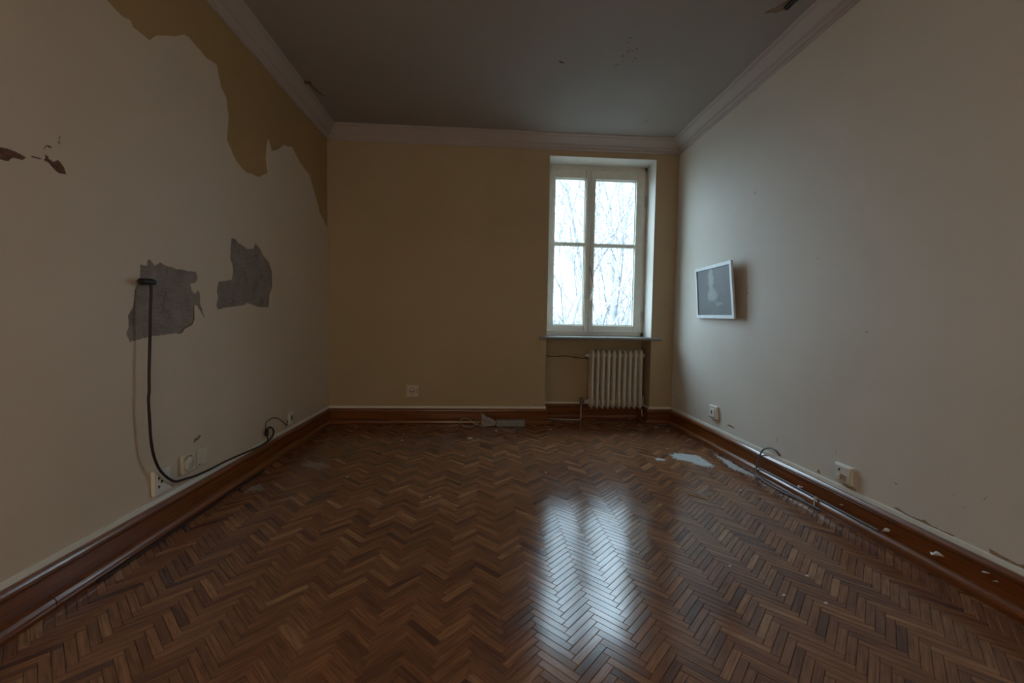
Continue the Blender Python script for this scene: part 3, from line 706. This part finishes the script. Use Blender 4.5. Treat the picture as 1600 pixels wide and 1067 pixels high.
# ------------------------------------------------------------------ black plug with long brown cable on the left wall
t = thing('plugged_cable', 'long dark brown cable hanging from a black plug in the peeled patch', 'cable', (0,-2.25,1.2))
inv = Matrix.Translation((0,2.25,-1.2))
def cp(mb, nm, mt): o = mb.build(nm, M[mt], t); o.matrix_parent_inverse = inv; return o
g = MB(); g.lathe([(0,.0012),(.015,.0012),(.015,.02),(.014,.045),(.010,.050),(0,.051)], (0,-2.268,1.200), 'x', 18); g.bbox((.022,-2.330,1.188),(.052,-2.246,1.210),.007)
cp(g, 'plug', 'black')
cab = [(.044,-2.276,1.198),(0.042,-2.274,1.184),(0.042,-2.276,1.129),(0.042,-2.282,1.056),(0.042,-2.286,0.969),(0.042,-2.297,0.796),(0.042,-2.299,0.709),(0.042,-2.304,0.666),(0.042,-2.3,0.563),(0.042,-2.295,0.473),(0.04,-2.276,0.393),(0.0395,-2.241,0.32),(0.042,-2.192,0.262),(0.038,-2.139,0.229),(0.03,-2.062,0.213),(0.03,-1.985,0.201),(0.03,-1.859,0.193),(0.03,-1.742,0.192),(0.028,-1.575,0.182),(0.028,-1.389,0.169),(0.028,-1.29,0.166),(0.028,-1.22,0.173),(0.028,-1.165,0.191),(0.028,-1.15,0.224),(0.028,-1.182,0.256),(0.028,-1.218,0.265),(0.028,-1.238,0.256)]
cp(MB().tube(spline(cab,7), .0058, 10), 'cable', 'brown_cable')
g = MB(); g.tube([(.028,-1.240,.262),(.026,-1.246,.240),(.022,-1.240,.215)], [.008,.013,.012], 12); cp(g, 'connector', 'black')
cp(MB().tube(spline([(.024,-1.240,.220),(.026,-1.233,.195),(.027,-1.230,.18),(.028,-1.238,.170)]), .0045, 8), 'cable_tail', 'brown_cable')
cable('thin_wire', 'thin dark wire arching up to the small socket near the left corner', [(.010,-1.225,.255),(.011,-1.222,.30),(.011,-1.185,.310),(.011,-1.12,.312),(.011,-1.06,.296),(.011,-1.0,.266),(.012,-.945,.228),(.012,-.918,.205),(.012,-.905,.215),(.011,-.890,.24)], .0028, 'brown_cable', 'wire')

# ------------------------------------------------------------------ cables on the right baseboard
cable('grey_cable', 'grey cable looping over the right baseboard and down onto the floor', [(W-.010,-1.66,.187),(W-.016,-1.632,.212),(W-.020,-1.578,.215),(W-.028,-1.535,.196),(W-.036,-1.512,.166),(W-.044,-1.50,.12),(W-.052,-1.495,.07),(W-.060,-1.50,.035),(W-.075,-1.54,.008),(W-.088,-1.62,.0065),(W-.095,-1.72,.0065),(W-.088,-1.83,.0065),(W-.070,-1.93,.0065),(W-.058,-2.01,.0065),(W-.056,-2.06,.0065)], .0055, 'grey_cable')
cable('blue_cable', 'dark cable lying on the right shoe moulding up to a plaster lump', [(W-.046,-1.50,.054),(W-.044,-1.56,.0555),(W-.040,-1.689,.0555),(W-.040,-1.833,.0555),(W-.040,-1.938,.0555),(W-.042,-2.012,.0555),(W-.040,-2.081,.0555),(W-.040,-2.208,.0555),(W-.040,-2.305,.0555),(W-.038,-2.395,.0555)], .0050, 'grey_cable')
g = MB().bbox((W-.0605,-2.026,.012),(W-.0565,-2.018,.052),.001); g.bbox((W-.0605,-2.026,.048),(W-.042,-2.018,.0645),.0015)
tag(g.build('cable_clip', M['plastic']), 'white clip holding the cable to the right shoe moulding', 'clip')
cable('black_cable', 'black cable running along the left shoe moulding on the floor', [(.062,-1.35,.006),(.064,-1.5,.006),(.063,-1.7,.006),(.066,-1.9,.006),(.064,-2.1,.006),(.063,-2.35,.006),(.062,-2.6,.006)], .0055, 'brown_cable')

# ------------------------------------------------------------------ picture on the right wall (right edge sprung off the wall)
TLc, TRc, BRc, BLc = (W-.014,-.450,1.560), (W-.066,-1.112,1.552), (W-.050,-1.165,1.096), (W-.014,-.519,1.107)
t = thing('picture', 'small white framed dark print hanging crooked on the right wall', 'picture', (W-.01,-.8,1.1))
inv = Matrix.Translation((-(W-.01),.8,-1.1))
def bil(u, v):
    a = Vector(TLc).lerp(Vector(TRc),u); c = Vector(BLc).lerp(Vector(BRc),u); return c.lerp(a,v)
nq = (Vector(TRc)-Vector(TLc)).cross(Vector(BLc)-Vector(TLc)).normalized()
if nq.x > 0: nq = -nq
def slab(u0,u1,v0,v1,d0,d1,n=1):
    g = MB(); q = [bil(u0,v0),bil(u1,v0),bil(u1,v1),bil(u0,v1)]
    return g.add([p+nq*d0 for p in q]+[p+nq*d1 for p in q], [(0,1,2,3),(4,5,6,7),(0,1,5,4),(1,2,6,5),(2,3,7,6),(3,0,4,7)])
g = MB()
fu, fv = .045, .062
for a in ((0,fu,0,1),(1-fu,1,0,1),(fu,1-fu,0,fv),(fu,1-fu,1-fv,1)):
    s_ = slab(*a,-.006,.010); g.add(s_.v, s_.f)
o = g.build('frame', M['frame'], t); o.matrix_parent_inverse = inv
def mat_print():
    m = NT('faded_dark_print'); uv = m.n('Attribute', attribute_name='uvp').outputs['Vector']
    sx = m.n('SeparateXYZ'); m.l(uv, sx.inputs[0]); u, v = sx.outputs[0], sx.outputs[1]
    wob = m.math('MULTIPLY', m.math('SUBTRACT', m.noise(uv, 9, 4), .5), .16)
    def blob(cu, cv, ru, rv):
        a = m.math('DIVIDE', m.math('SUBTRACT', m.math('ADD', u, wob), cu), ru); c = m.math('DIVIDE', m.math('SUBTRACT', m.math('ADD', v, wob), cv), rv)
        d = m.math('SQRT', m.math('ADD', m.math('MULTIPLY', a, a), m.math('MULTIPLY', c, c)))
        return m.ramp(d, [(.45,(1,1,1)),(1,(0,0,0))])
    f = m.math('MAXIMUM', blob(.44,.72,.10,.42), blob(.46,.42,.19,.17))
    f = m.math('MAXIMUM', f, m.math('MULTIPLY', blob(.64,.24,.16,.05), .6))
    n1 = m.noise(m.mapping(uv, (30,60,1)), 1, 5, .7)
    c = m.ramp(m.math('ADD', m.math('MULTIPLY', n1, .6), m.math('MULTIPLY', m.noise(uv, 3, 3), .4)), [(.3,(.055,.06,.065)),(.5,(.10,.10,.10)),(.7,(.17,.15,.13))])
    c = m.mix(m.math('MULTIPLY', f, m.math('ADD', .2, m.math('MULTIPLY', n1, .7))), c, (.46,.50,.50))
    m.l(c, m.b.inputs['Base Color']); m.b.inputs['Roughness'].default_value = .55
    return m.m
me_o = slab(fu,1-fu,fv,1-fv,-.004,.002).build('print', mat_print(), t, fix=True); me_o.matrix_parent_inverse = inv
a = me_o.data.attributes.new('uvp','FLOAT_VECTOR','POINT'); a.data.foreach_set('vector', [0,0,0, 1,0,0, 1,1,0, 0,1,0]*2)
o = slab(.01,.99,.01,.99,-.010,-.006).build('backing_board', M['tan'], t); o.matrix_parent_inverse = inv
# ------------------------------------------------------------------ things left on the floor by the window wall
g = MB(); g.bbox((-.143,-.03,0),(.143,.03,.062),.008); g2 = thing('grey_plastic_box', 'long grey green plastic box lying against the window wall baseboard', 'box', (1.822,-.112,.0005), .01)
g.build('body', M['greybox'], g2)
MB().bbox((-.125,-.0325,.018),(.09,-.029,.046),.0015).build('front_panel', M['sill'], g2)
MB().bbox((.128,-.032,.004),(.1445,.031,.064),.003).build('end_cap', M['sill'], g2)
rr = random.Random(9)
g = MB(); nu, nv = 16, 9; vs = []
for i in range(nv+1):
    t_ = i/nv; rad_ = .050*(1-t_)**.8*1.0 + .016
    for k in range(nu):
        a = 2*PI*k/nu; rj = rad_*(1+rr.uniform(-.28,.28))
        vs.append((1.532+.142*t_, -.115+rj*.55*math.cos(a), max(.0015, .052 - .020*t_ + rj*math.sin(a))))
fs = [(i*nu+k,i*nu+(k+1)%nu,(i+1)*nu+(k+1)%nu,(i+1)*nu+k) for i in range(nv) for k in range(nu)] + [tuple(range(nu)), tuple(nv*nu+k for k in range(nu))]
g.add(vs, fs); tag(g.build('crumpled_paper', M['paper']), 'crumpled cone of grey paper left of the grey green box', 'paper')
cable('wire_loop', 'loop of thin grey wire on the floor beside the crumpled paper', [(1.545,-.150,.012),(1.50,-.140,.018),(1.46,-.125,.035),(1.41,-.105,.066),(1.36,-.095,.076),(1.325,-.10,.055),(1.330,-.115,.022),(1.37,-.13,.006),(1.43,-.14,.006),(1.48,-.13,.020),(1.52,-.12,.045)], .0042, 'pale_cable', 'wire')

# plaster dust smeared on the parquet
def dust(poly, seed, label, mat='dust'):
    r = random.Random(seed); g = MB()
    pts = jag(poly, .012, .03, seed)
    xs = [p[0] for p in pts]; ys = [p[1] for p in pts]
    def inside_(x, y):
        c = False; j = len(pts)-1
        for i in range(len(pts)):
            if (pts[i][1] > y) != (pts[j][1] > y) and x < (pts[j][0]-pts[i][0])*(y-pts[i][1])/(pts[j][1]-pts[i][1])+pts[i][0]: c = not c
            j = i
        return c
    area = (max(xs)-min(xs))*(max(ys)-min(ys)); n = int(min(1500, area*24000))
    for _ in range(n):
        x, y = r.uniform(min(xs),max(xs)), r.uniform(min(ys),max(ys))
        if not inside_(x+r.gauss(0,.006), y+r.gauss(0,.006)): continue
        s_ = r.uniform(.003,.009); m_ = 5; a0 = r.uniform(0,6)
        q = [(x+s_*r.uniform(.6,1.3)*math.cos(a0+2*PI*k/m_), y+s_*r.uniform(.6,1.3)*math.sin(a0+2*PI*k/m_)) for k in range(m_)]
        h = r.uniform(.0006,.0014)
        g.add([(a,b_,-.0008) for a,b_ in q]+[(x,y,h)], [(k,(k+1)%m_,m_) for k in range(m_)])
    cx, cy = sum(xs)/len(xs), sum(ys)/len(ys)
    g.prism(jag([(cx+(a-cx)*.86, cy+(b_-cy)*.86) for a,b_ in poly], .008, .02, seed+40), lambda a,b_,q: (a,b_,q), -.001, .0011 if mat == 'dust' else -.0002)
    o = g.build('plaster_dust', M[mat], fix=False); tag(o, label, 'dust', kind='stuff'); return o
dust([(3.039,-1.034),(3.096,-0.989),(3.171,-1.001),(3.213,-1.036),(3.265,-1.048),(3.28,-1.104),(3.277,-1.188),(3.278,-1.298),(3.227,-1.354),(3.184,-1.335),(3.148,-1.277),(3.128,-1.207),(3.083,-1.185),(3.037,-1.164),(3.033,-1.111)], 1, 'large pale patch of plaster dust near the right baseboard')
dust([(2.885,-1.131),(2.932,-1.121),(2.967,-1.163),(2.931,-1.193),(2.884,-1.178)], 2, 'small pale dust patch left of the large one')
dust([(3.441,-0.981),(3.429,-1.095),(3.45,-1.181),(3.447,-1.301),(3.444,-1.413),(3.46,-1.527),(3.439,-1.559),(3.415,-1.509),(3.395,-1.439),(3.364,-1.394),(3.379,-1.3),(3.404,-1.138)], 3, 'long narrow streak of dust along the right shoe moulding')
dust([(2.88,-1.769),(2.92,-1.776),(2.987,-1.778),(2.96,-1.831),(2.89,-1.836)], 4, 'faint dust smear beside the pale splinter', 'greydust')
dust([(0.255,-1.245),(0.253,-1.167),(0.314,-1.173),(0.386,-1.175),(0.45,-1.258),(0.471,-1.278),(0.436,-1.317),(0.4,-1.335),(0.347,-1.286),(0.303,-1.276)], 5, 'grey dust smear on the floor by the left far corner', 'greydust')
dust([(0.138,-1.745),(0.12,-1.628),(0.155,-1.577),(0.223,-1.68),(0.188,-1.728)], 6, 'grey crumbs beside the left shoe moulding', 'greydust')

# plaster flakes and chips
def flake(x, y, s_, seed, z=0.0004):
    r = random.Random(seed); m_ = r.randint(5,7); a0 = r.uniform(0,6)
    q = [(x+s_*r.uniform(.6,1.25)*math.cos(a0+2*PI*k/m_), y+s_*.8*r.uniform(.6,1.25)*math.sin(a0+2*PI*k/m_)) for k in range(m_)]
    h = s_*.22
    return MB().add([(a,b_,z) for a,b_ in q]+[(a*.8+x*.2,b_*.8+y*.2,z+h*r.uniform(.5,1.1)) for a,b_ in q]+[(x,y,z+h*1.1)],
        [tuple(range(m_-1,-1,-1))]+[(k,(k+1)%m_,m_+(k+1)%m_,m_+k) for k in range(m_)]+[(m_+k,m_+(k+1)%m_,2*m_) for k in range(m_)])
FL = [(1.433,-.559,.026,'dustchip','beige oval plaster flake on the floor in front of the wire loop'),
      (.821,-.406,.011,'chip','farther of two small white flakes on the dark floor below the back socket'),
      (.847,-.615,.011,'chip','nearer of two small white flakes on the dark floor below the back socket'),
      (.658,-1.477,.008,'chip','tiny white crumb alone on the dark left part of the floor'),
      (1.673,-.294,.016,'chip','white flake just in front of the crumpled paper'),
      (1.847,-.270,.013,'chip','white flake just in front of the grey green box'),
      (2.206,-.246,.013,'chip','white flake by the outer corner of the niche baseboard'),
      (1.992,-1.419,.010,'dustchip','beige crumb at the far edge of the window reflection'),
      (3.30,-.165,.016,'chip','white flake on the floor below the right end of the radiator'),
      (3.405,-.215,.014,'chip','white flake in the far right corner by the thin cable'),
      (3.36,-.30,.018,'dustchip','flat beige flake in the far right corner of the floor'),
      (2.919,-2.658,.009,'chip','white crumb in the foreground nearest the right baseboard'),
      (2.729,-2.775,.008,'chip','white crumb in the right foreground, left one of a pair'),
      (2.857,-2.826,.009,'chip','white crumb in the right foreground, nearest to the camera'),
      (2.631,-2.573,.007,'chip','tiny white crumb between the window reflection and right foreground'),
      (1.243,-1.81,.007,'dustchip','beige crumb in the middle of the floor left of the reflection'),
      (3.19,-1.76,.010,'chip','white crumb between the dust smear and the looping grey cable'),
      (3.10,-.88,.010,'dustchip','beige crumb just beyond the large dust patch')]
for i, (x,y,s_,mt,lb) in enumerate(FL):
    tag(flake(x,y,s_,60+i).build('plaster_flake', M[mt]), lb, 'plaster flake', 'plaster flakes scattered on the floor')
g = MB(); g.add([(2.822,-1.812,.0006),(2.830,-1.820,.0006),(2.905,-1.897,.0006),(2.897,-1.885,.0006),(2.823,-1.813,.006),(2.831,-1.821,.007),(2.904,-1.895,.008),(2.898,-1.886,.008)], [(0,1,2,3),(4,5,6,7),(0,1,5,4),(1,2,6,5),(2,3,7,6),(3,0,4,7)])
tag(g.build('wood_splinter', M['dustchip']), 'pale wood splinter lying by the faint dust smear', 'splinter')
# plaster lumps stuck on the right baseboard
def lump(x, y, z, sy, sz, seed, label, mat='chip'):
    r = random.Random(seed); m_ = 9; vs = []
    for lv, (k_, dx) in enumerate(((1,0),(.8,.008),(.4,.013))):
        for k in range(m_):
            a = 2*PI*k/m_; q = k_*r.uniform(.4,1.25)
            vs.append((x-dx*r.uniform(.4,1.2), y+sy*q*math.cos(a), z+sz*q*math.sin(a)*r.uniform(.7,1.3) - .55*sz*math.cos(a)))
    vs.append((x-.014,y,z))
    fs = [tuple(range(m_))]+[(l*m_+k,l*m_+(k+1)%m_,(l+1)*m_+(k+1)%m_,(l+1)*m_+k) for l in (0,1) for k in range(m_)]+[(2*m_+k,2*m_+(k+1)%m_,3*m_) for k in range(m_)]
    return tag(MB().add(vs,fs).build('plaster_lump', M[mat]), label, 'plaster lump', 'plaster lumps stuck on the right baseboard')
XB = W-.004-.0205
lump(XB,-2.424,.072,.022,.012,1,'grey white plaster lump where the dark cable ends on the baseboard')
lump(XB,-2.655,.082,.026,.012,2,'largest white plaster lump on the face of the right baseboard')
lump(XB,-2.832,.109,.012,.003,3,'thin white plaster sliver on the baseboard, nearest the camera')
lump(XB,-2.866,.095,.009,.003,4,'faint beige plaster speck below the thin sliver','dustchip')
lump(XB,-1.872,.062,.022,.008,5,'low white plaster smear above the clip on the right baseboard')
lump(XB,-2.17,.083,.010,.003,6,'small beige plaster spot between clip and cable end on baseboard','dustchip')

# ------------------------------------------------------------------ winter trees and snow outside
GZ = -3.2
snow = MB(); R_ = 90
snow.add([(-R_,-R_,GZ),(R_,-R_,GZ),(R_,R_,GZ),(-R_,R_,GZ)], [(0,1,2,3)])
struct(snow.build('ground', M['snow'], fix=False))
def tree(x, y, h, seed, label, spread=.5, levels=5, r0=.09, lean=(0,0), clear=.25):
    r = random.Random(seed)
    t = thing('bare_tree', label, 'tree', (x,y,GZ), 0, 'bare winter trees outside the window')
    tr, br = MB(), MB()
    def limb(p, d, L_, rad_, lv):
        n = 5; pts = [p.copy()]; rs = [rad_]
        q = p.copy(); dd = d.copy()
        for i in range(n):
            dd = (dd + Vector((r.gauss(0,.09),r.gauss(0,.09),r.gauss(.03,.06)))).normalized()
            q = q + dd*(L_/n); pts.append(q.copy()); rs.append(rad_*(1-.62*(i+1)/n))
        (tr if lv == 0 else br).tube(pts, rs, 6 if lv < 2 else 4 if lv < 3 else 3, caps=False)
        if lv >= levels-1: return
        kids = (11,7,6,5,4)[lv]
        for k in range(kids):
            t_ = r.uniform(clear if lv == 0 else .2, 1); i = min(n-1,int(t_*n)); p_ = pts[i].lerp(pts[i+1], t_*n-i)
            a = r.uniform(0,2*PI); up = dd
            side = up.orthogonal().normalized(); side = (Matrix.Rotation(a,3,up) @ side)
            nd = (up*r.uniform(.55,.95) + side*r.uniform(.35,.8)*spread*1.6 + Vector((0,0,.15))).normalized()
            limb(p_, nd, L_*r.uniform(.42,.66), max(.011, rs[i]*r.uniform(.45,.65)), lv+1)
    limb(Vector((0,0,-.1)), Vector((lean[0],lean[1],1)).normalized(), h, r0, 0)
    tr.build('trunk', M['bark'], t, fix=False); br.build('branches', M['bark'], t, fix=False)
    return t
tree(3.16, 5.2, 8.4, 3, 'bare tree with upright trunk behind the left window panes', .5, 4, .075)
tree(4.15, 5.6, 7.6, 8, 'bare tree with slanting limbs behind the right window panes', .7, 4, .085, (.05,0))
tree(4.9, 10.0, 9.0, 15, 'fainter bare tree farther back between the two nearer ones', .6, 4, .10)
tree(6.4, 10.5, 9.5, 21, 'faint bare tree at the right edge of the window view', .6, 4, .10, (-.06,0))
# frosted thicket of thin shoots along the foot of the trees
r = random.Random(77); g = MB()
for k in range(2600):
    y = r.uniform(10.5,14); x = 1.55+(y+4.3)*r.uniform(.10,.42)
    h = 3.6+abs(r.gauss(0,.85))
    p = Vector((x,y,GZ-.05)); d = Vector((r.gauss(0,.16),r.gauss(0,.16),1)).normalized(); pts = [p]
    for q in range(5):
        d = (d+Vector((r.gauss(0,.10),r.gauss(0,.10),0))).normalized(); pts.append(pts[-1]+d*h/5)
    g.tube(pts, [.018,.016,.014,.012,.010,.006], 3, caps=False)
tag(g.build('thicket', M['bark'], fix=False), 'hazy thicket of thin bare shoots low outside the window', 'shrubs', kind='stuff')
